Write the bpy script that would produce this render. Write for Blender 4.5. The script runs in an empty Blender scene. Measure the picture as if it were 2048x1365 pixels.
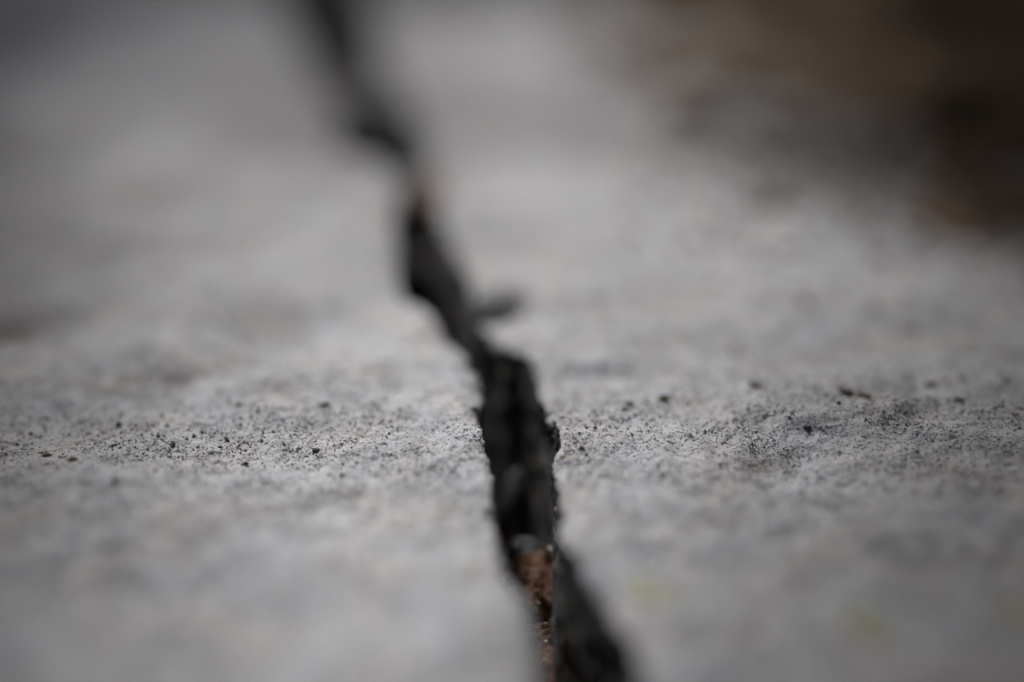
import bpy, math, random
import numpy as np
from mathutils import Vector

# ------------------------------------------------------------------ camera, sky, sun, exposure
scene = bpy.context.scene
R = math.radians
PITCH = R(23.0)
FOCUS = 0.45
SP, CP = math.sin(PITCH), math.cos(PITCH)
CAM_H = FOCUS * (SP + 0.07 * CP)

cam_data = bpy.data.cameras.new('camera')
cam = bpy.data.objects.new('camera', cam_data)
scene.collection.objects.link(cam)
cam.location = (0, 0, CAM_H)
cam.rotation_euler = (math.pi / 2 - PITCH, 0, 0)
cam_data.sensor_width = 36.0
cam_data.lens = 50.0
cam_data.clip_start = 0.01
cam_data.clip_end = 1000.0
cam_data.dof.use_dof = True
cam_data.dof.focus_distance = FOCUS
cam_data.dof.aperture_fstop = 1.15
scene.camera = cam
scene.cycles.max_bounces = 5; scene.cycles.diffuse_bounces = 3
scene.cycles.use_adaptive_sampling = True; scene.cycles.adaptive_threshold = 0.02

SUN_ELEV, SUN_AZ = R(57), R(-30)      # azimuth from +Y towards +X: veiled sun high ahead, a little left
SUN_DIR = Vector((math.sin(SUN_AZ) * math.cos(SUN_ELEV), math.cos(SUN_AZ) * math.cos(SUN_ELEV), math.sin(SUN_ELEV)))
world = bpy.data.worlds.new('World'); scene.world = world
world.use_nodes = True
wn = world.node_tree.nodes; wl = world.node_tree.links
sky = wn.new('ShaderNodeTexSky'); sky.sky_type = 'NISHITA'; sky.sun_disc = False
sky.sun_elevation = SUN_ELEV; sky.sun_rotation = SUN_AZ
sky.air_density = 1.0; sky.dust_density = 6.0; sky.ozone_density = 1.0
wl.new(sky.outputs[0], wn['Background'].inputs[0])
wn['Background'].inputs[1].default_value = 0.05

sun_data = bpy.data.lights.new('sun', 'SUN')
sun = bpy.data.objects.new('sun', sun_data)
scene.collection.objects.link(sun)
sun_data.energy = 1.5; sun_data.angle = R(10); sun_data.color = (1.0, 0.98, 0.965)
sun.rotation_euler = SUN_DIR.to_track_quat('Z', 'Y').to_euler()

vs = scene.view_settings
vs.view_transform = 'Standard'; vs.look = 'None'; vs.gamma = 1.0; vs.use_curve_mapping = False
vs.exposure = 1.63
vs.use_white_balance = True; vs.white_balance_temperature = 6330; vs.white_balance_tint = 11

# ------------------------------------------------------------------ helpers
rng = np.random.default_rng(7)
random.seed(7)
COL = scene.collection


def pix(px, py, z=0.0):
    """where the line of sight of a photo pixel meets height z (used once, for measuring)"""
    tx = (px - 1024) / 1024 * 0.36; ty = (py - 682.5) / 1024 * 0.36
    t = (CAM_H - z) / (SP + ty * CP)
    return tx * t, t * (CP - ty * SP)


def hash3(i, j, k, seed):
    h = (i * 374761393 + j * 668265263 + k * 2147483647 + seed * 1274126177) & 0xFFFFFFFF
    h = ((h ^ (h >> 13)) * 1274126177) & 0xFFFFFFFF
    h = ((h ^ (h >> 16)) * 2246822519) & 0xFFFFFFFF
    return ((h ^ (h >> 15)) & 0xFFFFFF) / float(0xFFFFFF) * 2 - 1


def noise(x, y, z=0.0, seed=0):
    x, y, z = np.broadcast_arrays(np.asarray(x, float), np.asarray(y, float), np.asarray(z, float))
    i = np.floor(x).astype(np.int64); j = np.floor(y).astype(np.int64); k = np.floor(z).astype(np.int64)
    u = x - i; v = y - j; w = z - k
    u = u * u * u * (u * (u * 6 - 15) + 10); v = v * v * v * (v * (v * 6 - 15) + 10); w = w * w * w * (w * (w * 6 - 15) + 10)
    def L(a, b, t): return a + (b - a) * t
    c = [hash3(i + a, j + b, k + d, seed) for d in (0, 1) for b in (0, 1) for a in (0, 1)]
    return L(L(L(c[0], c[1], u), L(c[2], c[3], u), v), L(L(c[4], c[5], u), L(c[6], c[7], u), v), w)


def fbm(x, y, z=0.0, seed=0, octaves=4, gain=0.5):
    s = 0.0; a = 1.0; f = 1.0
    for o in range(octaves):
        s = s + a * noise(np.asarray(x) * f + 17.3 * o, np.asarray(y) * f - 9.1 * o, np.asarray(z) * f, seed + o)
        a *= gain; f *= 2.03
    return s


def smooth(a, b, x):
    t = np.clip((x - a) / (b - a), 0, 1)
    return t * t * (3 - 2 * t)


def mesh_grid(name, P, mat, smooth_shade=True):
    """P: rows x cols x 3 -> quad grid object"""
    n, m = P.shape[:2]
    me = bpy.data.meshes.new(name)
    idx = np.arange(n * m, dtype=np.int32).reshape(n, m)
    q = np.stack([idx[:-1, :-1], idx[:-1, 1:], idx[1:, 1:], idx[1:, :-1]], -1).reshape(-1, 4)
    return mesh_arrays(name, P.reshape(-1, 3), q, mat, smooth_shade)


def mesh_arrays(name, V, F, mat, smooth_shade=True, parent=None):
    me = bpy.data.meshes.new(name)
    V = np.ascontiguousarray(V, np.float32); F = np.ascontiguousarray(F, np.int32)
    k = F.shape[1]
    me.vertices.add(len(V)); me.vertices.foreach_set('co', V.ravel())
    me.loops.add(F.size); me.loops.foreach_set('vertex_index', F.ravel())
    me.polygons.add(len(F))
    me.polygons.foreach_set('loop_start', np.arange(0, F.size, k, dtype=np.int32))
    me.polygons.foreach_set('loop_total', np.full(len(F), k, np.int32))
    me.polygons.foreach_set('use_smooth', np.full(len(F), smooth_shade))
    me.update(calc_edges=True); me.validate()
    if mat: me.materials.append(mat)
    o = bpy.data.objects.new(name, me)
    COL.objects.link(o)
    if parent: o.parent = parent
    return o


def point_attr(o, name, values):
    a = o.data.attributes.new(name, 'FLOAT', 'POINT')
    a.data.foreach_set('value', np.ascontiguousarray(values, np.float32).ravel())


def tag(o, label=None, cat=None, group=None, kind=None):
    if label: o['label'] = label
    if cat: o['category'] = cat
    if group: o['group'] = group
    if kind: o['kind'] = kind
    return o


_ICO = {}
def ico(sub):
    if sub in _ICO: return _ICO[sub]
    import bmesh
    bm = bmesh.new(); bmesh.ops.create_icosphere(bm, subdivisions=sub, radius=1.0)
    V = np.array([v.co[:] for v in bm.verts]); F = np.array([[v.index for v in f.verts] for f in bm.faces])
    bm.free(); _ICO[sub] = (V, F)
    return V, F

# ------------------------------------------------------------------ materials
class NT:
    def __init__(self, name):
        self.m = bpy.data.materials.new(name); self.m.use_nodes = True
        self.n = self.m.node_tree.nodes; self.l = self.m.node_tree.links
        self.b = self.n['Principled BSDF']
        self.co = self.n.new('ShaderNodeTexCoord').outputs['Object']
    def noise(self, scale, detail=4, rough=0.55, dist=0.0, stretch=None):
        t = self.n.new('ShaderNodeTexNoise'); t.inputs['Scale'].default_value = scale
        t.inputs['Detail'].default_value = detail; t.inputs['Roughness'].default_value = rough
        t.inputs['Distortion'].default_value = dist
        self.l.new(self.co, t.inputs['Vector']); return t.outputs['Fac']
    def voro(self, scale, out='Distance', rnd=1.0):
        t = self.n.new('ShaderNodeTexVoronoi'); t.inputs['Scale'].default_value = scale
        t.inputs['Randomness'].default_value = rnd
        self.l.new(self.co, t.inputs['Vector']); return t.outputs[out]
    def ramp(self, fac, stops, interp='LINEAR'):
        r = self.n.new('ShaderNodeValToRGB'); r.color_ramp.interpolation = interp
        e = r.color_ramp.elements
        while len(e) < len(stops): e.new(0.5)
        for k, (p, c) in enumerate(stops):
            e[k].position = p
            e[k].color = (c, c, c, 1) if isinstance(c, (int, float)) else (*c, 1)
        self.l.new(fac, r.inputs[0]); return r.outputs[0]
    def mix(self, fac, a, b, mode='MIX'):
        x = self.n.new('ShaderNodeMix'); x.data_type = 'RGBA'; x.blend_type = mode
        for sock, v in ((x.inputs[0], fac), (x.inputs[6], a), (x.inputs[7], b)):
            if isinstance(v, (int, float)): sock.default_value = v if sock == x.inputs[0] else (v, v, v, 1)
            elif isinstance(v, tuple): sock.default_value = (*v, 1)
            else: self.l.new(v, sock)
        return x.outputs[2]
    def math(self, op, a, b=0.0):
        x = self.n.new('ShaderNodeMath'); x.operation = op
        for s, v in ((x.inputs[0], a), (x.inputs[1], b)):
            if isinstance(v, (int, float)): s.default_value = v
            else: self.l.new(v, s)
        return x.outputs[0]
    def attr(self, name):
        a = self.n.new('ShaderNodeAttribute'); a.attribute_name = name; return a.outputs['Fac']
    def island(self):
        return self.n.new('ShaderNodeNewGeometry').outputs['Random Per Island']
    def bump(self, h, strength, dist, prev=None):
        x = self.n.new('ShaderNodeBump'); x.inputs['Strength'].default_value = strength
        x.inputs['Distance'].default_value = dist
        self.l.new(h, x.inputs['Height'])
        if prev is not None: self.l.new(prev, x.inputs['Normal'])
        return x.outputs[0]
    def done(self, col, rough=0.9, normal=None, spec=0.3):
        if isinstance(col, tuple): self.b.inputs['Base Color'].default_value = (*col, 1)
        else: self.l.new(col, self.b.inputs['Base Color'])
        if isinstance(rough, (int, float)): self.b.inputs['Roughness'].default_value = rough
        else: self.l.new(rough, self.b.inputs['Roughness'])
        self.b.inputs['Specular IOR Level'].default_value = spec
        if normal is not None: self.l.new(normal, self.b.inputs['Normal'])
        return self.m


def mat_concrete():
    t = NT('weathered_concrete')
    big = t.ramp(t.noise(14, 4, 0.6), [(0.30, (0.335, 0.336, 0.342)), (0.52, (0.415, 0.416, 0.420)), (0.75, (0.480, 0.481, 0.484))])
    hue = t.ramp(t.noise(38, 3, 0.6), [(0.35, (0.97, 1.0, 1.03)), (0.5, (1.0, 1.0, 1.0)), (0.66, (1.04, 0.99, 0.965))])
    c = t.mix(1.0, big, hue, 'MULTIPLY')
    mott = t.ramp(t.noise(120, 4, 0.6), [(0.32, 0.74), (0.52, 1.0), (0.72, 1.10)])
    c = t.mix(1.0, c, mott, 'MULTIPLY')
    # pale cement skin worn off in dots: dark basalt sand, few ochre grains, white quartz
    cl = t.ramp(t.noise(55, 4, 0.65), [(0.36, 0.0), (0.66, 1.0)])
    n1 = t.noise(1000, 3, 0.7)
    thr = t.math('ADD', t.math('ADD', n1, t.math('MULTIPLY', cl, 0.06)), t.math('MULTIPLY', t.noise(260, 2), 0.12))
    dark = t.ramp(thr, [(0.655, 0.0), (0.705, 1.0)])
    c = t.mix(t.math('MULTIPLY', dark, 0.90), c, (0.036, 0.034, 0.042))
    dark2 = t.ramp(t.noise(330, 2, 0.5), [(0.66, 0.0), (0.70, 1.0)])
    c = t.mix(t.math('MULTIPLY', dark2, 0.75), c, (0.070, 0.066, 0.072))
    lite = t.ramp(t.noise(1300, 1, 0.5), [(0.66, 0.0), (0.72, 1.0)])
    c = t.mix(t.math('MULTIPLY', lite, 0.7), c, (0.62, 0.62, 0.60))
    och = t.ramp(t.noise(410, 1, 0.5, 0.4), [(0.735, 0.0), (0.76, 1.0)])
    c = t.mix(t.math('MULTIPLY', och, 0.7), c, (0.24, 0.13, 0.07))
    grn = t.ramp(t.noise(240, 2, 0.5, 0.6), [(0.675, 0.0), (0.73, 1.0)])
    c = t.mix(t.math('MULTIPLY', grn, 0.55), c, (0.115, 0.110, 0.050))
    # grime stains, plus the side notch's shade painted in dark
    st = t.math('MULTIPLY', t.attr('stain_shade'), t.ramp(t.noise(160, 4, 0.65), [(0.30, 0.35), (0.6, 1.0)]))
    c = t.mix(st, c, (0.062, 0.056, 0.050))
    br = t.math('MULTIPLY', t.attr('earth'), t.ramp(t.noise(130, 4, 0.65), [(0.36, 0.2), (0.6, 1.0)]))
    c = t.mix(br, c, (0.085, 0.062, 0.045))
    h = t.math('SUBTRACT', t.noise(700, 4, 0.65), t.math('MULTIPLY', dark, 0.35))
    nb = t.bump(h, 0.8, 0.0008)
    return t.done(c, 0.92, nb, 0.25)


def mat_fracture():
    t = NT('dirty_broken_concrete')
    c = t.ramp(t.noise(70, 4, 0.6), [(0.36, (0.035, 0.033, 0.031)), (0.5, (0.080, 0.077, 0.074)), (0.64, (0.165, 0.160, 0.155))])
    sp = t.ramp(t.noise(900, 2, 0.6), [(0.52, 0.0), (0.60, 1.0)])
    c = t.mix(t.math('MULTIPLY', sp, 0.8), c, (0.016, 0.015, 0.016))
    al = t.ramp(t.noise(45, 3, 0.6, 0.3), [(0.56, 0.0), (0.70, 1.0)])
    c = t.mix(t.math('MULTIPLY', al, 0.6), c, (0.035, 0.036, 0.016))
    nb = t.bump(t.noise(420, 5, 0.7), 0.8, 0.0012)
    return t.done(c, 0.75, nb, 0.35)


def mat_soil(name, lo, mid, hi, rough=0.85, spec=0.3):
    t = NT(name)
    c = t.ramp(t.noise(55, 5, 0.65), [(0.33, lo), (0.5, mid), (0.68, hi)])
    g = t.ramp(t.noise(420, 3, 0.6), [(0.36, 0.55), (0.52, 1.0), (0.7, 1.35)])
    c = t.mix(1.0, c, g, 'MULTIPLY')
    nb = t.bump(t.noise(500, 4, 0.7), 0.8, 0.0012)
    return t.done(c, rough, nb, spec)


def mat_grit():
    t = NT('sand_grains')
    c = t.ramp(t.island(), [(0.0, (0.030, 0.028, 0.036)), (0.34, (0.055, 0.05, 0.058)), (0.42, (0.15, 0.145, 0.145)), (0.48, (0.46, 0.46, 0.46)),
                            (0.76, (0.62, 0.62, 0.61)), (0.94, (0.24, 0.14, 0.08)), (0.97, (0.12, 0.115, 0.06))], 'CONSTANT')
    return t.done(c, 0.7, None, 0.4)


def mat_sparkle():
    t = NT('damp_quartz_sand')
    c = t.ramp(t.island(), [(0.0, (0.10, 0.055, 0.03)), (0.40, (0.16, 0.09, 0.05)), (0.65, (0.035, 0.025, 0.02)), (0.88, (0.50, 0.47, 0.42)), (0.95, (0.75, 0.72, 0.66))], 'CONSTANT')
    return t.done(c, 0.22, None, 0.7)


def mat_moss(name, a, b):
    t = NT(name)
    c = t.ramp(t.island(), [(0.0, a), (1.0, b)])
    return t.done(c, 0.85, None, 0.2)


M_CONC = mat_concrete(); M_FRAC = mat_fracture()
M_HEAP = mat_soil('brown_garden_soil', (0.070, 0.048, 0.030), (0.145, 0.098, 0.060), (0.22, 0.155, 0.104))
M_FILL = mat_soil('rust_brown_earth', (0.020, 0.008, 0.003), (0.075, 0.027, 0.007), (0.13, 0.052, 0.017), 0.5, 0.2)
M_DIRT = mat_soil('grey_brown_dirt', (0.045, 0.043, 0.040), (0.10, 0.097, 0.092), (0.18, 0.175, 0.168))
M_GRIT = mat_grit(); M_SPARK = mat_sparkle()
M_MOSS = mat_moss('dry_olive_moss', (0.07, 0.066, 0.034), (0.20, 0.185, 0.095))
M_CRUMB = mat_soil('dark_earth_crumb', (0.02, 0.018, 0.018), (0.07, 0.06, 0.054), (0.17, 0.15, 0.13))
M_MOSSCORE = mat_soil('mossy_earth', (0.05, 0.046, 0.028), (0.11, 0.10, 0.06), (0.19, 0.17, 0.10))
M_OCHRE = mat_soil('ochre_crumb', (0.05, 0.035, 0.02), (0.15, 0.10, 0.055), (0.28, 0.20, 0.12))
M_LICH = mat_soil('yellow_green_lichen', (0.32, 0.32, 0.235), (0.37, 0.37, 0.275), (0.43, 0.43, 0.33), 0.9, 0.2)
M_CHIP = mat_soil('grey_stone_chip', (0.05, 0.048, 0.046), (0.10, 0.097, 0.094), (0.18, 0.175, 0.17), 0.5, 0.4)
M_PALE = mat_soil('pale_concrete_chip', (0.12, 0.118, 0.115), (0.20, 0.197, 0.193), (0.28, 0.276, 0.27))
M_WET = mat_soil('wet_blue_grey_stone', (0.07, 0.08, 0.10), (0.15, 0.17, 0.205), (0.26, 0.285, 0.33), 0.25, 0.8)
M_GROUND = mat_soil('bare_earth', (0.02, 0.015, 0.01), (0.05, 0.038, 0.026), (0.09, 0.07, 0.05))

# ------------------------------------------------------------------ the crack outline, measured on the ground plane
LEFT = [(1078, 1365), (1068, 1300), (1055, 1250), (1040, 1200), (1020, 1150), (1002, 1100), (992, 1050), (986, 1000), (983, 950), (977, 900),
        (970, 865), (953, 832), (962, 808), (968, 775), (952, 740), (936, 702), (910, 680), (888, 650), (858, 622), (826, 600), (812, 580),
        (808, 540), (806, 500), (800, 460), (795, 432), (806, 405), (815, 372), (800, 340), (778, 318), (752, 300), (734, 270), (728, 240),
        (708, 208), (684, 180), (668, 140), (652, 100), (634, 50), (610, 0)]
RIGHT = [(1292, 1365), (1272, 1300), (1246, 1250), (1212, 1190), (1165, 1135), (1122, 1100), (1120, 1050), (1123, 1000), (1123, 950), (1113, 912),
         (1120, 892), (1122, 878), (1110, 852), (1096, 828), (1091, 780), (1076, 742), (1054, 712), (1006, 692), (984, 660), (958, 630), (944, 582),
         (916, 530), (894, 480), (872, 430), (872, 380), (858, 350), (850, 320), (842, 280), (824, 240), (790, 200), (756, 150), (745, 100), (736, 50), (730, 0)]
LEFT = [(a - 12 * min(1, max(0, (760 - b) / 160)) - 34 * min(1, max(0, (340 - b) / 80)), b) for a, b in LEFT]
RIGHT = [(a + 8 * min(1, max(0, (640 - b) / 160)) + 8 * min(1, max(0, (330 - b) / 60)), b) for a, b in RIGHT]
Lp = np.array([pix(*p) for p in LEFT]); Rp = np.array([pix(*p) for p in RIGHT])
Y_FOC = pix(1024, 881)[1]


def lip(poly, y, s):
    a = poly[np.argsort(poly[:, 1])]
    ys, xs = a[:, 1], a[:, 0]
    x = np.interp(y, ys, xs)
    # carry on beyond the frame, in front and behind
    x = np.where(y > ys[-1], xs[-1] + (y - ys[-1]) * -0.22 + 0.03 * s * (1 - np.exp(-(y - ys[-1]))), x)
    near_slope = -0.12
    x = np.where(y < ys[0], xs[0] + (ys[0] - y) * 0.10, x)
    return x


def lip_soft(poly, y, s):
    return sum(lip(poly, y + d, s) for d in (-0.02, -0.01, 0, 0.01, 0.02)) / 5


def lip_fine(poly, y, s):
    seed = 100 if s < 0 else 200
    return lip(poly, y, s) + 0.0007 * fbm(y * 160, 0.5, seed=seed, octaves=4, gain=0.6) + 0.0016 * fbm(y * 45, 3.5, seed=seed + 9, octaves=2) + 0.006 * smooth(.6, .9, y) * fbm(y * 24, 7.5, seed=seed + 13, octaves=2)


# dents, swellings, stains and painted notch shade: (px, py, half width x m, half depth y m, height m, stain, earth)
SPOTS = [
    (318, 738, .016, .007, -.0014, .6, .1), (240, 768, .016, .006, -.0009, .42, .1), (278, 708, .006, .010, -.0010, .5, .1), (295, 690, .022, .012, .0022, 0, 0), (20, 640, .020, .016, -.0030, .65, .2), (215, 765, .022, .010, -.0012, .25, .1),
    (968, 616, .008, .009, -.012, .95, 0), (998, 604, .008, .009, -.009, .9, 0), (1026, 592, .007, .010, -.006, .8, 0), (1210, 735, .018, .012, -.0015, .2, 0), (1322, 722, .007, .008, -.0008, .35, 0),  # opens with the side notch, its dark shade painted in
    (310, 385, .050, .030, -.003, .16, .25), (160, 465, .040, .020, -.003, .15, .25), (700, 285, .030, .022, -.002, .2, .1), (1210, 300, .03, .03, -.002, .05, .1),
    (1540, 912, .010, .007, -.0006, .1, .55), (1500, 925, .009, .006, -.0004, .1, .35), (1690, 1000, .007, .006, -.0006, .4, .2), (1440, 1030, .012, .008, -.0008, .2, .2),
    (1560, 1060, .010, .006, -.0008, .15, .3), (1850, 1130, .014, .008, -.0006, .2, .1), (1900, 940, .012, .006, -.0006, .25, .2), (2040, 905, .010, .006, -.0004, .3, .2),
    (1480, 1260, .016, .010, -.0012, .25, .0), (1650, 1160, .012, .008, -.0008, .12, .1), (660, 985, .016, .007, -.0006, .05, .3), (560, 1000, .014, .006, -.0004, .05, .2),
    (270, 1165, .006, .005, -.0010, .6, .1), (240, 1100, .006, .005, -.0008, .5, .1), (190, 975, .01, .005, -.0004, .25, .2), (120, 1040, .014, .006, -.0004, .1, .25),
    (800, 1090, .03, .010, .0006, 0, .05), (590, 990, .02, .006, .0004, 0, 0), (880, 905, .03, .012, .0008, 0, 0),
    (1700, 838, .022, .012, .0050, 0, .05), (1760, 830, .06, .03, .0035, 0, 0), (2048, 870, .04, .03, .0020, 0, 0), (1400, 900, .05, .03, -.0010, 0, 0),
    (950, 862, .02, .012, .0016, 0, 0), (1180, 885, .02, .012, .0008, 0, 0), (480, 905, .05, .014, -.0012, 0, 0), (60, 890, .05, .02, -.001, .05, .1),
    (1180, 1080, .02, .012, .0012, 0, 0), (1900, 640, .05, .03, -.002, .15, .25), (1650, 690, .05, .02, -.001, .05, .12), (620, 660, .05, .02, -.001, .03, .18),
    (900, 1000, .02, .010, .0006, 0, 0), (1250, 940, .04, .02, .0004, 0, 0),
]
SP_W = [(*pix(a, b), sx, sy, h, st, e) for a, b, sx, sy, h, st, e in SPOTS]


def spot_fields(x, y):
    z = np.zeros_like(x); st = np.zeros_like(x); ea = np.zeros_like(x)
    wx = 0.006 * fbm(x * 60, y * 60, seed=41, octaves=3); wy = 0.005 * fbm(x * 60, y * 60, seed=47, octaves=3)
    for cx, cy, sx, sy, h, s, e in SP_W:
        k = np.clip(sx / 0.02, .25, 1)
        q = ((x - cx + wx * k) / sx) ** 2 + ((y - cy + wy * k) / sy) ** 2
        g = np.exp(-q * 1.3)
        z += (1.7 * h if h < 0 else h) * g; st = np.maximum(st, s * g); ea = np.maximum(ea, e * g)
    return z, st, ea


def slab_height(x, y, res):
    """res: local sample spacing, to leave out relief finer than the mesh can hold"""
    z = 0.0030 * fbm(x * 9, y * 9, seed=1, octaves=2)
    z = z + 0.0017 * fbm(x * 34, y * 34, seed=3, octaves=3)
    k = np.clip(0.0022 / res - 0.6, 0, 1)
    z = z + k * 0.00042 * fbm(x * 170, y * 170, seed=5, octaves=2)
    k = np.clip(0.0010 / res - 0.5, 0, 1)
    z = z + k * 0.00024 * fbm(x * 620, y * 620, seed=8, octaves=2)
    pit = noise(x * 330, y * 330, seed=21)
    z = z - k * 0.00055 * smooth(0.45, 0.75, pit)
    return z


def graded(start, end, centre, fine, rate):
    up = [centre]
    while up[-1] < end: up.append(up[-1] + max(fine, rate * (up[-1] - centre)))
    dn = [centre]
    while dn[-1] > start: dn.append(dn[-1] - max(fine, rate * (centre - dn[-1])))
    return np.array(dn[:0:-1] + up)


ROWS = graded(-1.2, 3.4, Y_FOC, 0.00045, 0.011)
ROW_RES = np.gradient(ROWS)
ef = np.concatenate([np.arange(0, 0.20, 0.00045), 0.20 + np.cumsum(0.0006 * 1.06 ** np.arange(90))])
ef = ef[ef < 2.2]
SLAB_B = -0.19


def make_slab(poly, s, label):
    y = ROWS[:, None] + 0 * ef[None, :]
    xs = lip_soft(poly, ROWS, s)[:, None]; xf = lip_fine(poly, ROWS, s)[:, None]
    e = ef[None, :]
    x = xs + (xf - xs) * np.exp(-e / 0.02) + s * e
    res = np.maximum(ROW_RES[:, None], 0.00045) + 0 * x
    z = slab_height(x, y, res)
    dz, st, ea = spot_fields(x, y)
    z = z + dz
    # worn, chipped lip
    rl = 0.0016 + 0.0012 * np.clip(fbm(y * 60, 0 * y, seed=31 + int(s)), -1, 1.5)
    rl = np.maximum(rl, 0.0006)
    z = z - rl * np.exp(-(e / rl) * 1.1) * 1.2
    chip = smooth(0.15, 0.6, fbm(x * 90, y * 90, seed=61, octaves=3)) * np.exp(-e / 0.0035)
    z = z - 0.0028 * chip
    if s < 0: P = np.stack([x, y, z], -1)[:, ::-1]
    else: P = np.stack([x, y, z], -1)
    st2 = st[:, ::-1] if s < 0 else st; ea2 = ea[:, ::-1] if s < 0 else ea
    # outer skirts down to the ground
    def pad(A, f):
        A = np.concatenate([f(A[:1]), A, f(A[-1:])], 0)
        return A
    def low(B): B = B.copy(); B[..., 2] = SLAB_B; return B
    P = pad(P, low); st2 = pad(st2, lambda a: a); ea2 = pad(ea2, lambda a: a)
    if s < 0: P = np.concatenate([low(P[:, :1]), P], 1); st2 = np.concatenate([st2[:, :1], st2], 1); ea2 = np.concatenate([ea2[:, :1], ea2], 1)
    else: P = np.concatenate([P, low(P[:, -1:])], 1); st2 = np.concatenate([st2, st2[:, -1:]], 1); ea2 = np.concatenate([ea2, ea2[:, -1:]], 1)
    o = mesh_grid('concrete_slab', P, M_CONC)
    point_attr(o, 'stain_shade', st2); point_attr(o, 'earth', ea2)
    tag(o, label, 'slab', 'slabs either side of the crack')
    # the broken face inside the crack
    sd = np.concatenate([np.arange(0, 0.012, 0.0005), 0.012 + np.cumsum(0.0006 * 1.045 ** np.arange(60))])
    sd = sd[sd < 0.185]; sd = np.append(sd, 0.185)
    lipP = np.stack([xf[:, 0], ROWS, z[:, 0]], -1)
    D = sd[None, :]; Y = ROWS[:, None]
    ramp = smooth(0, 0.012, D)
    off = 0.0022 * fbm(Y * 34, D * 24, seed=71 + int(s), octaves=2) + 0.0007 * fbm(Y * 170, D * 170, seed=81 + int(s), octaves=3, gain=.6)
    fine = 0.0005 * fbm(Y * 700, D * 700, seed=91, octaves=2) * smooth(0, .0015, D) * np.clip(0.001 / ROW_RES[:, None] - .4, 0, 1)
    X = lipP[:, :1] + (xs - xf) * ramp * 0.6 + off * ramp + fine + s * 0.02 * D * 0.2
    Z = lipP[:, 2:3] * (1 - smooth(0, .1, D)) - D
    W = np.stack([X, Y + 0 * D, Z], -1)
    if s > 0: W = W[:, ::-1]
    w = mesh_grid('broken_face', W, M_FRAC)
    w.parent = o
    w['label'] = 'dark dirt-stained broken face of the slab inside the crack'
    return o


slab_l = make_slab(Lp, -1, 'weathered grey concrete slab on the left side of the crack')
slab_r = make_slab(Rp, 1, 'weathered grey concrete slab on the right side, brown soil on its far corner')


def top_z(x, y, res=0.0008):
    x = np.asarray(x, float); y = np.asarray(y, float)
    return slab_height(x, y, np.full_like(x, res)) + spot_fields(x, y)[0]

# ------------------------------------------------------------------ ground beneath
gp = np.concatenate([-np.geomspace(3, 300, 24)[::-1], np.linspace(-2.6, 2.6, 50), np.geomspace(3, 300, 24)])
GX, GY = np.meshgrid(gp, gp)
GZ = -0.185 + 0.006 * fbm(GX * 4, GY * 4, seed=301) - 0.0 * GX
tag(mesh_grid('ground', np.stack([GX, GY, GZ], -1), M_GROUND), kind='structure')

# ------------------------------------------------------------------ earth lying inside the crack
FY = [0.0, .20, .30, .385, .41, .43, .45, .47, .60, .635, .665, .70, .735, .77, .80, .835, .87, .92, .97, 1.1, 2.0, 3.4]
FZ = [-.05, -.05, -.056, -.056, -.054, -.060, -.10, -.17, -.17, -.15, -.035, -.030, -.10, -.14, -.10, -.014, -.018, -.10, -.06, -.055, -.06, -.06]


def fill_z(y): return np.interp(y, FY, FZ)


fr = graded(-0.2, 3.3, .385, .0007, .012)
fc = np.linspace(-0.12, 1.12, 70)
xl = lip(Lp, fr, -1)[:, None] - 0.006; xr = lip(Rp, fr, 1)[:, None] + 0.006
FX = xl + (xr - xl) * np.clip(fc, 0, 1)[None, :] + (fc[None, :] - np.clip(fc, 0, 1)[None, :]) * 0.03
FYY = fr[:, None] + 0 * FX
FZZ = fill_z(FYY) + 0.006 * fbm(FX * 60, FYY * 60, seed=401, octaves=3) + 0.0013 * fbm(FX * 260, FYY * 260, seed=404, octaves=3, gain=.6)
FZZ = FZZ + 0.010 * (1 - fc[None, :].clip(0, 1)) * smooth(.5, .3, FYY)        # heaped against the left face near the camera
kb = int(np.searchsorted(fr, .52))
FP = np.stack([FX, FYY, FZZ], -1)
tag(mesh_grid('crack_earth', FP[:kb + 1], M_FILL), 'rust brown earth lying deep in the near part of the crack', 'earth', kind='stuff')
tag(mesh_grid('crack_dirt', FP[kb:], M_DIRT), 'grey-brown dirt lying in the far part of the crack', 'earth', kind='stuff')


def grains(name, X, Y, Z, rad, mat, label, flat=0.75):
    n = len(X)
    V0 = np.array([[1, 0, 0], [-1, 0, 0], [0, 1, 0], [0, -1, 0], [0, 0, 1], [0, 0, -1]], float)
    F0 = np.array([[0, 2, 4], [2, 1, 4], [1, 3, 4], [3, 0, 4], [2, 0, 5], [1, 2, 5], [3, 1, 5], [0, 3, 5]])
    J = V0[None] * rng.uniform(.6, 1.25, (n, 6, 1)) + rng.normal(0, .16, (n, 6, 3))
    a = rng.uniform(0, 6.283, n); ca, sa = np.cos(a)[:, None], np.sin(a)[:, None]
    b = rng.uniform(-.6, .6, n); cb, sb = np.cos(b)[:, None], np.sin(b)[:, None]
    x = J[..., 0] * ca - J[..., 1] * sa; y = J[..., 0] * sa + J[..., 1] * ca; z = J[..., 2] * flat
    y, z = y * cb - z * sb, y * sb + z * cb
    V = np.stack([x, y, z], -1) * rad[:, None, None] + np.stack([X, Y, Z], -1)[:, None]
    F = (F0[None] + 6 * np.arange(n)[:, None, None]).reshape(-1, 3)
    return tag(mesh_arrays(name, V.reshape(-1, 3), F, mat, False), label, 'sand', kind='stuff')


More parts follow.
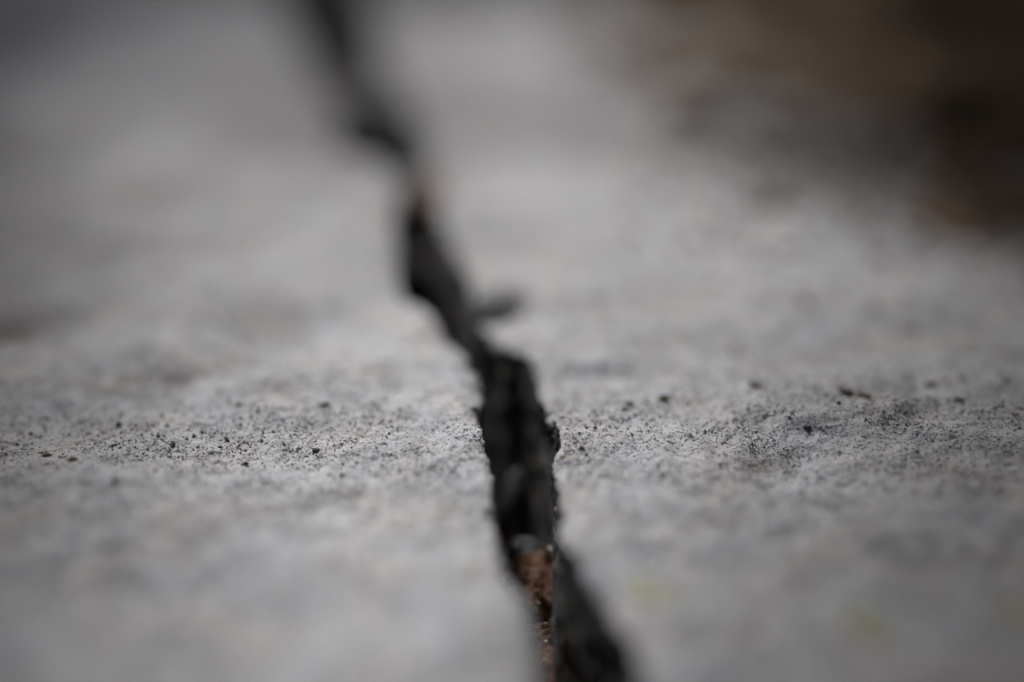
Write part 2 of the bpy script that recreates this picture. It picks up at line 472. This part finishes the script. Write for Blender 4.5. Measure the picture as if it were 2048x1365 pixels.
# glittering sand on the earth at the bottom of the crack
n = 1500
sy = rng.uniform(.30, .44, n); f = rng.uniform(0, 1, n)
sx = lip(Lp, sy, -1) - .004 + f * (lip(Rp, sy, 1) - lip(Lp, sy, -1) + .008)
sz = fill_z(sy) + 0.006 * fbm(sx * 60, sy * 60, seed=401, octaves=3) + 0.0013 * fbm(sx * 260, sy * 260, seed=404, octaves=3, gain=.6) + 0.010 * (1 - f) * smooth(.5, .3, sy)
grains('glinting_sand', sx, sy, sz + .0002, rng.gamma(2.2, .00014, n) + .0001, M_SPARK, 'glinting pale and rusty sand grains at the bottom of the crack')

# ------------------------------------------------------------------ loose sand on the slabs
n = 95000
gy = Y_FOC + rng.normal(0, 1, n) * np.where(rng.random(n) < .6, .03, .075); gx = rng.uniform(-.24, .24, n)
ok = (gy > .25)
inl = lip(Lp, gy, -1) - .0015; inr = lip(Rp, gy, 1) + .0015
ok &= (gx < inl) | (gx > inr)
ok &= fbm(gx * 40, gy * 40, seed=501, octaves=3) + .4 * noise(gx * 160, gy * 160, seed=505) + rng.normal(0, .4, n) > .0
gx, gy = gx[ok], gy[ok]
rad = np.clip(rng.gamma(1.7, .000085, len(gx)) + .00008, 0, .0009)
grains('loose_sand', gx, gy, top_z(gx, gy) + rad * .25, rad, M_GRIT, 'fine dark and pale sand scattered over both slabs')

n = 9000
gy = rng.uniform(.405, .70, n); gx = rng.uniform(-.30, .30, n)
ok = (gx < lip(Lp, gy, -1) - .002) | (gx > lip(Rp, gy, 1) + .002)
ok &= fbm(gx * 30, gy * 22, seed=511, octaves=3) + rng.normal(0, .12, n) > .42
gx, gy = gx[ok], gy[ok]
rad = np.clip(rng.gamma(2.4, .00016, len(gx)) + .0001, 0, .0013)
o = grains('moss_specks', gx, gy, top_z(gx, gy, .002) + rad * .25, rad, M_MOSS, 'olive specks of dry moss sprinkled behind the focused band'); o['category'] = 'moss'

# ------------------------------------------------------------------ brown soil spilled over the far right of the slab
EDGE = [(1130, -60), (1160, 0), (1220, 100), (1340, 165), (1420, 240), (1545, 305), (1660, 360), (1770, 405), (1900, 445), (2060, 470), (2300, 480)]
Ep = np.array([pix(*p) for p in EDGE])


def edge_dist(x, y):
    """signed distance to the soil's front edge, positive inside the soil"""
    best = np.full(x.shape, 1e9)
    for (ax, ay), (bx, by) in zip(Ep[:-1], Ep[1:]):
        dx, dy = bx - ax, by - ay
        t = np.clip(((x - ax) * dx + (y - ay) * dy) / (dx * dx + dy * dy), 0, 1)
        best = np.minimum(best, np.hypot(x - ax - t * dx, y - ay - t * dy))
    a = Ep[np.argsort(Ep[:, 0])]
    inside = y > np.interp(x, a[:, 0], a[:, 1])
    inside &= x > a[0, 0] - 0.0 * y
    return np.where(inside, best, -best)


hx = np.linspace(0.0, 1.5, 420); hy = np.linspace(.5, 2.6, 520)
HX, HY = np.meshgrid(hx, hy)
ds = edge_dist(HX, HY) + 0.035 * fbm(HX * 14, HY * 14, seed=601, octaves=3)
HZ = top_z(HX, HY, .004) - .004 + 0.05 * smooth(-.01, .45, ds) + smooth(-.03, .06, ds) * (.010 * fbm(HX * 26, HY * 26, seed=603, octaves=3) + .006 * np.abs(fbm(HX * 80, HY * 80, seed=606, octaves=3)))
HZ = np.where(ds < -.03, top_z(HX, HY, .004) - .02, HZ)
tag(mesh_grid('soil_heap', np.stack([HX, HY, HZ], -1), M_HEAP), 'dark brown soil heaped over the far right of the slab', 'soil', kind='stuff')
n = 34000
cx = rng.uniform(.03, .8, n); cy = rng.uniform(.5, 1.7, n)
d = edge_dist(cx, cy)
ok = (d > -.14) & (rng.random(n) < np.where(d < 0, np.exp(d / .05), .45)); cx, cy, d = cx[ok], cy[ok], d[ok]
dd = d + 0.035 * fbm(cx * 14, cy * 14, seed=601, octaves=3)
cz = np.where(dd > -.02, top_z(cx, cy, .004) - .004 + .05 * smooth(-.01, .45, dd) + .004, top_z(cx, cy, .004))
rad = np.clip(rng.gamma(2.0, .0008, len(cx)) + .0005, 0, np.where(d < 0, .0028, .006))
o = grains('soil_crumbs', cx, cy, cz + rad * .3, rad, M_HEAP, 'small brown crumbs strewn along the edge of the soil heap'); o['category'] = 'soil'


def lump(name, x, y, z, r, mat, label, cat, squash=(1, 1, .7), seed=0, sub=3, rough=.35, group=None, rot=(0, 0, 0)):
    V, F = ico(sub)
    d = 1 + rough * fbm(V[:, 0] * 1.6 + seed * 3.1, V[:, 1] * 1.6, V[:, 2] * 1.6, seed=700 + seed, octaves=4, gain=.55)
    P = V * d[:, None] * r * np.array(squash)
    o = mesh_arrays(name, P, F, mat)
    o.location = (x, y, z); o.rotation_euler = rot
    return tag(o, label, cat, group)


for k, (px, py, r, lab) in enumerate([
        (1395, 205, .013, 'dark clod at the front corner of the brown soil heap'),
        (1900, 215, .014, 'largest dark clod inside the soil heap near the right edge'),
        (1490, 140, .011, 'dark clod high on the soil heap above the front corner clod'),
        (1545, 365, .006, 'small dark crumb of soil lying on the slab in front of the heap')]):
    x, y = pix(px, py, .012)
    zz = float(top_z(np.array([x]), np.array([y]), .004)[0]) + 0.05 * float(smooth(-.01, .45, edge_dist(np.array([x]), np.array([y])))[0])
    lump('soil_clod', x, y, zz + r * .4, r, M_HEAP, lab, 'clod', (1.3, 1, .7), k, 3, .4, 'clods in the soil heap')
x, y = pix(2046, 225, .03)
lump('pebble', x, y, .05, .012, M_OCHRE, 'pale brown pebble in the soil at the right edge', 'pebble', (1.1, 1, .8), 9)

# ------------------------------------------------------------------ crumbs and moss tufts in and near the focused band
def moss(px, py, r, label, mat=None, n=90):
    r *= .75
    x, y = pix(px, py, .001)
    z = float(top_z(np.array([x]), np.array([y]))[0])
    c = rng.normal(0, 1, (n, 3)); c /= np.linalg.norm(c, axis=1)[:, None]
    c *= rng.uniform(.35, 1, (n, 1)) * np.array([1.25, 1, .75]) * r
    c[:, 2] = np.abs(c[:, 2])
    dirs = rng.normal(0, 1, (n, 3)) + np.array([0, 0, .8]); dirs /= np.linalg.norm(dirs, axis=1)[:, None]
    side = np.cross(dirs, rng.normal(0, 1, (n, 3))); side /= np.linalg.norm(side, axis=1)[:, None]
    ln = r * rng.uniform(.35, .7, (n, 1)); w = ln * .28
    V = np.stack([c - side * w, c + side * w, c + dirs * ln + side * w * .3, c + dirs * ln * .7 - side * w * .7], 1).reshape(-1, 3)
    F = np.arange(4 * n).reshape(n, 4)
    o = mesh_arrays('moss_tuft', V, F, mat or M_MOSS, False)
    core_v, core_f = ico(2)
    co = mesh_arrays('earth_core', core_v * .9 * r * np.array([.7, .6, .35]) * (1 + .25 * fbm(core_v[:, 0] * 2, core_v[:, 1] * 2, core_v[:, 2] * 2, seed=int(px)))[:, None], core_f, M_MOSSCORE, True, o)
    o.location = (x, y, z)
    return tag(o, label, 'moss', 'moss tufts on the slabs')


for px, py, r, lab in [
        (1692, 806, .0030, 'olive moss tuft on the crest of the right slab, left one of two'),
        (1727, 811, .0027, 'dark flattened moss tuft right of the crest tuft on the right slab'),
        (1918, 812, .0020, 'olive moss tuft farther right along the focused band'),
        (1862, 770, .0022, 'blurred moss tuft behind the focused band at the right'),
        (1925, 762, .0018, 'small blurred moss tuft farthest back at the right'),
        (1258, 804, .0016, 'small olive moss tuft on the right slab nearest the crack'),
        (1328, 797, .0024, 'blurred moss tuft right of the one nearest the crack'),
        (1508, 785, .0022, 'thin brownish moss tuft midway along the right slab'),
        (235, 832, .0016, 'small olive moss tuft on the far left of the left slab'),
        (650, 807, .0022, 'blurred olive moss tuft on the left slab nearest the crack'),
        (478, 806, .0015, 'faint moss tuft midway across the left slab'),
        (950, 828, .0016, 'moss tuft tucked in the notch of the left lip')]:
    moss(px, py, r, lab)

for k, (px, py, r, mat, lab) in enumerate([
        (90, 888, .0016, M_OCHRE, 'brown earth crumb at the far left in focus'),
        (142, 912, .0016, M_OCHRE, 'tan earth crumb right of the brown one at the far left'),
        (344, 876, .0013, M_CRUMB, 'black crumb on the left slab in focus'),
        (630, 884, .0014, M_CRUMB, 'jagged black crumb on the left slab near the crack'),
        (338, 898, .0009, M_OCHRE, 'tiny reddish crumb just below the black crumb'),
        (488, 907, .0012, M_CRUMB, 'purplish dark crumb midway on the left slab, slightly out of focus'),
        (1163, 895, .0009, M_OCHRE, 'tiny orange grain beside the crack on the right slab'),
        (1614, 862, .0014, M_CRUMB, 'dark crumb on the right slab just below the crest'),
        (1674, 836, .0011, M_CRUMB, 'small dark crumb directly under the crest tuft'),
        (228, 968, .0013, M_CRUMB, 'blurred dark crumb in front of the focused band at left')]):
    x, y = pix(px, py, .001)
    z = float(top_z(np.array([x]), np.array([y]))[0])
    r *= .54
    lump('earth_crumb', x, y, z + r * .35, r, mat, lab, 'crumb', (1.25, 1, .8), 20 + k, 3, .75, 'loose crumbs on the slabs')

# lichen patches: thin crusts that follow the slab
def lichen(px, py, rx, ry, label, seed):
    x, y = pix(px, py)
    na, nr = 48, 14
    a = np.linspace(0, 2 * math.pi, na, endpoint=False)
    edge = 1 + .35 * fbm(np.cos(a) * 1.5 + seed, np.sin(a) * 1.5, seed=800 + seed, octaves=3)
    rr = np.linspace(0, 1, nr)
    X = x + rr[:, None] * (edge * np.cos(a))[None] * rx; Y = y + rr[:, None] * (edge * np.sin(a))[None] * ry
    Z = top_z(X, Y, .002) + .0008 * (1 - rr[:, None] ** 4) - .0003 + .0005 * noise(X * 420, Y * 420, seed=seed) * (1 - rr[:, None])
    idx = np.arange(nr * na).reshape(nr, na); nx = np.roll(idx, -1, 1)
    F = np.stack([idx[:-1], idx[1:], nx[1:], nx[:-1]], -1).reshape(-1, 4)
    o = mesh_arrays('lichen_patch', np.stack([X, Y, Z], -1).reshape(-1, 3), F, M_LICH)
    return tag(o, label, 'lichen', 'lichen patches on the slabs')


lichen(1745, 1243, .0085, .0065, 'largest yellow-green lichen patch, lower right of the right slab', 1)
lichen(1305, 1185, .0065, .0060, 'pale yellow-green lichen patch beside the near end of the crack', 2)
lichen(2035, 1215, .0060, .0070, 'greenish lichen patch at the right edge of the picture', 3)

# ------------------------------------------------------------------ pieces caught in the crack
def pix_at(px, py, t):
    tx = (px - 1024) / 1024 * 0.36; ty = (py - 682.5) / 1024 * 0.36
    return tx * t, t * (CP - ty * SP), CAM_H - t * (SP + ty * CP)


x, y, z = pix_at(1014, 1045, .515)  # grey sliver added where a rib of the left wall catches light
lump('lit_rib_sliver', x, y, z, .017, M_CHIP, 'long grey sliver inside the crack, added for a lit rib of the left wall', 'stone', (.22, .34, 1.2), 41, 4, .14, None, (R(-8), R(12), 0))
x, y, z = pix_at(1042, 1090, .49)
lump('wet_stone', x, y, z - .001, .0046, M_WET, 'wet blue-grey stone glistening inside the crack above the brown earth', 'stone', (1.1, .8, .65), 43, 4, .35)
x, y = pix(872, 408, -.004)
lump('stone', x, y, -.004, .012, M_OCHRE, 'tan stone stuck in the crack at the right lip', 'stone', (.8, 1.3, .7), 44, 3, .35)
x, y = pix(826, 362, -.006)
lump('stone', x, y, -.008, .010, M_CHIP, 'grey stone plugging the crack behind the tan stone', 'stone', (1, 1.6, .6), 45, 3, .35)
x, y = pix(745, 205, -.006)
lump('stone', x, y, -.008, .021, M_PALE, 'grey stone plugging the far part of the crack', 'stone', (1.0, 1.5, .5), 46, 3, .35)

# ------------------------------------------------------------------ unseen canopy added to darken the slabs towards the edges, gap over the crack
def pool(gx, gy):
    """gap shaped in the added leaves, seen along the light"""
    hw = np.interp(gy, [.1, .28, .38, .48, .9, 1.3], [.06, .078, .155, .195, .29, .37])
    hw = np.where(gx > 0, hw * np.interp(gy, [.28, .42], [.62, .86]), hw)
    return (np.abs(gx) < hw * (1 + .12 * noise(gy * 9, gx * 0 + np.sign(gx) * 5, seed=900))) & (gy > .16) & (gy < 1.36)


def tube(path, radii, seg=10):
    V = []; F = []
    for k, p in enumerate(path):
        d = (Vector(path[min(k + 1, len(path) - 1)]) - Vector(path[max(k - 1, 0)])).normalized()
        a = d.orthogonal().normalized(); b = d.cross(a)
        for j in range(seg):
            th = 2 * math.pi * j / seg
            rr = radii[k] * (1 + .12 * math.sin(3 * th + k))
            V.append(Vector(p) + (a * math.cos(th) + b * math.sin(th)) * rr)
    for k in range(len(path) - 1):
        for j in range(seg):
            F.append((k * seg + j, k * seg + (j + 1) % seg, (k + 1) * seg + (j + 1) % seg, (k + 1) * seg + j))
    return np.array([v[:] for v in V]), np.array(F)


t = NT('added_tree_bark'); M_BARK = t.done(t.ramp(t.noise(60, 4), [(.3, (.05, .04, .03)), (.7, (.14, .115, .09))]), .9, t.bump(t.noise(90, 4), .8, .004))
t = NT('added_tree_leaf'); M_LEAF = t.done(t.ramp(t.island(), [(0, (.030, .045, .022)), (1, (.075, .09, .045))]), .6)
added_shade_tree = bpy.data.objects.new('added_shade_tree', None); COL.objects.link(added_shade_tree); added_shade_tree.location = (1.25, .75, -.18)
tag(added_shade_tree, 'added unseen low canopy of leaves, darkening the slabs all round the crack', 'added_shade_tree')
base = Vector((1.25, .75, -.18))


def limb(name, pts, r0, r1):
    pts = [Vector(p) - base for p in pts]
    V, F = tube(pts, np.linspace(r0, r1, len(pts)))
    return mesh_arrays(name, V, F, M_BARK, True, added_shade_tree)


limb('added_trunk', [(1.25, .75, -.2), (1.23, .76, .1), (1.19, .74, .4), (1.16, .78, .7)], .06, .045)
limb('added_branch', [(1.18, .76, .55), (.85, .40, .74), (.35, .0, .82), (-.3, -.1, .84), (-.9, .1, .82), (-1.5, .4, .8)], .03, .006)
limb('added_branch', [(1.17, .77, .62), (.9, 1.3, .8), (.5, 1.95, .86), (-.1, 2.15, .88), (-.8, 1.9, .85), (-1.6, 1.7, .8)], .03, .006)
limb('added_branch', [(1.16, .78, .66), (.95, .75, .8), (.7, .85, .86), (.5, 1.0, .88)], .024, .007)
limb('added_branch', [(1.17, .77, .6), (1.7, .9, .8), (2.3, 1.1, .86), (2.9, 1.3, .85)], .03, .007)
limb('added_branch', [(1.17, .76, .58), (1.4, .2, .78), (1.5, -.5, .85), (1.4, -1.2, .85)], .028, .007)
limb('added_branch', [(1.17, .79, .64), (1.4, 1.4, .82), (1.5, 2.2, .88), (1.3, 3.0, .86)], .028, .007)


n1_, n2_ = 30000, 26000
lx = np.concatenate([rng.uniform(-1.3, 2.3, n1_), rng.uniform(-3.2, 4.0, n2_)]); ly = np.concatenate([rng.uniform(-.8, 2.7, n1_), rng.uniform(-2.6, 4.4, n2_)])
n = n1_ + n2_
lz = .64 + .32 * rng.random(n) + .08 * noise(lx * 2, ly * 2, seed=910)
ln = np.concatenate([rng.uniform(.030, .055, n1_), rng.uniform(.06, .10, n2_)])
gx = lx - SUN_DIR.x / SUN_DIR.z * lz; gy = ly - SUN_DIR.y / SUN_DIR.z * lz
r = np.hypot((lx - .55) / 2.7, (ly - .85) / 2.6) * (1 + .12 * noise(lx * 2, ly * 2, seed=911))
rin = np.hypot(lx - .55, (ly - .85))
thin = np.interp(gy, [.20, .30, .50, .80, 1.3], [.16, .0, .05, .16, .22])      # fewer leaves, not none, towards the ends of the gap
ok = (~pool(gx, gy) | (rng.random(n) < thin)) & (r < 1)
ok &= np.where(np.arange(n) < n1_, rin < 1.6, rin > 1.3)
lx, ly, lz, ln = lx[ok], ly[ok], lz[ok], ln[ok]; n = len(lx)
a = rng.uniform(0, 6.283, n); tilt = rng.normal(0, .45, n); roll = rng.normal(0, .35, n)
u = np.stack([np.cos(a) * np.cos(tilt), np.sin(a) * np.cos(tilt), np.sin(tilt)], -1)
v = np.stack([-np.sin(a) * np.cos(roll), np.cos(a) * np.cos(roll), np.sin(roll)], -1)
nn = np.cross(u, v)
C = np.stack([lx, ly, lz], -1) - np.array(base[:])
L_ = ln[:, None]
V = np.stack([C - u * L_, C - u * L_ * .2 + v * L_ * .5 + nn * L_ * .12, C + u * L_ * .5 + v * L_ * .38 + nn * L_ * .1, C + u * L_, C + u * L_ * .5 - v * L_ * .38 + nn * L_ * .1, C - u * L_ * .2 - v * L_ * .5 + nn * L_ * .12], 1)
F = (np.array([[0, 1, 5], [1, 2, 5], [2, 4, 5], [2, 3, 4]])[None] + 6 * np.arange(n)[:, None, None]).reshape(-1, 3)
mesh_arrays('added_crown', V.reshape(-1, 3), F, M_LEAF, False, added_shade_tree)
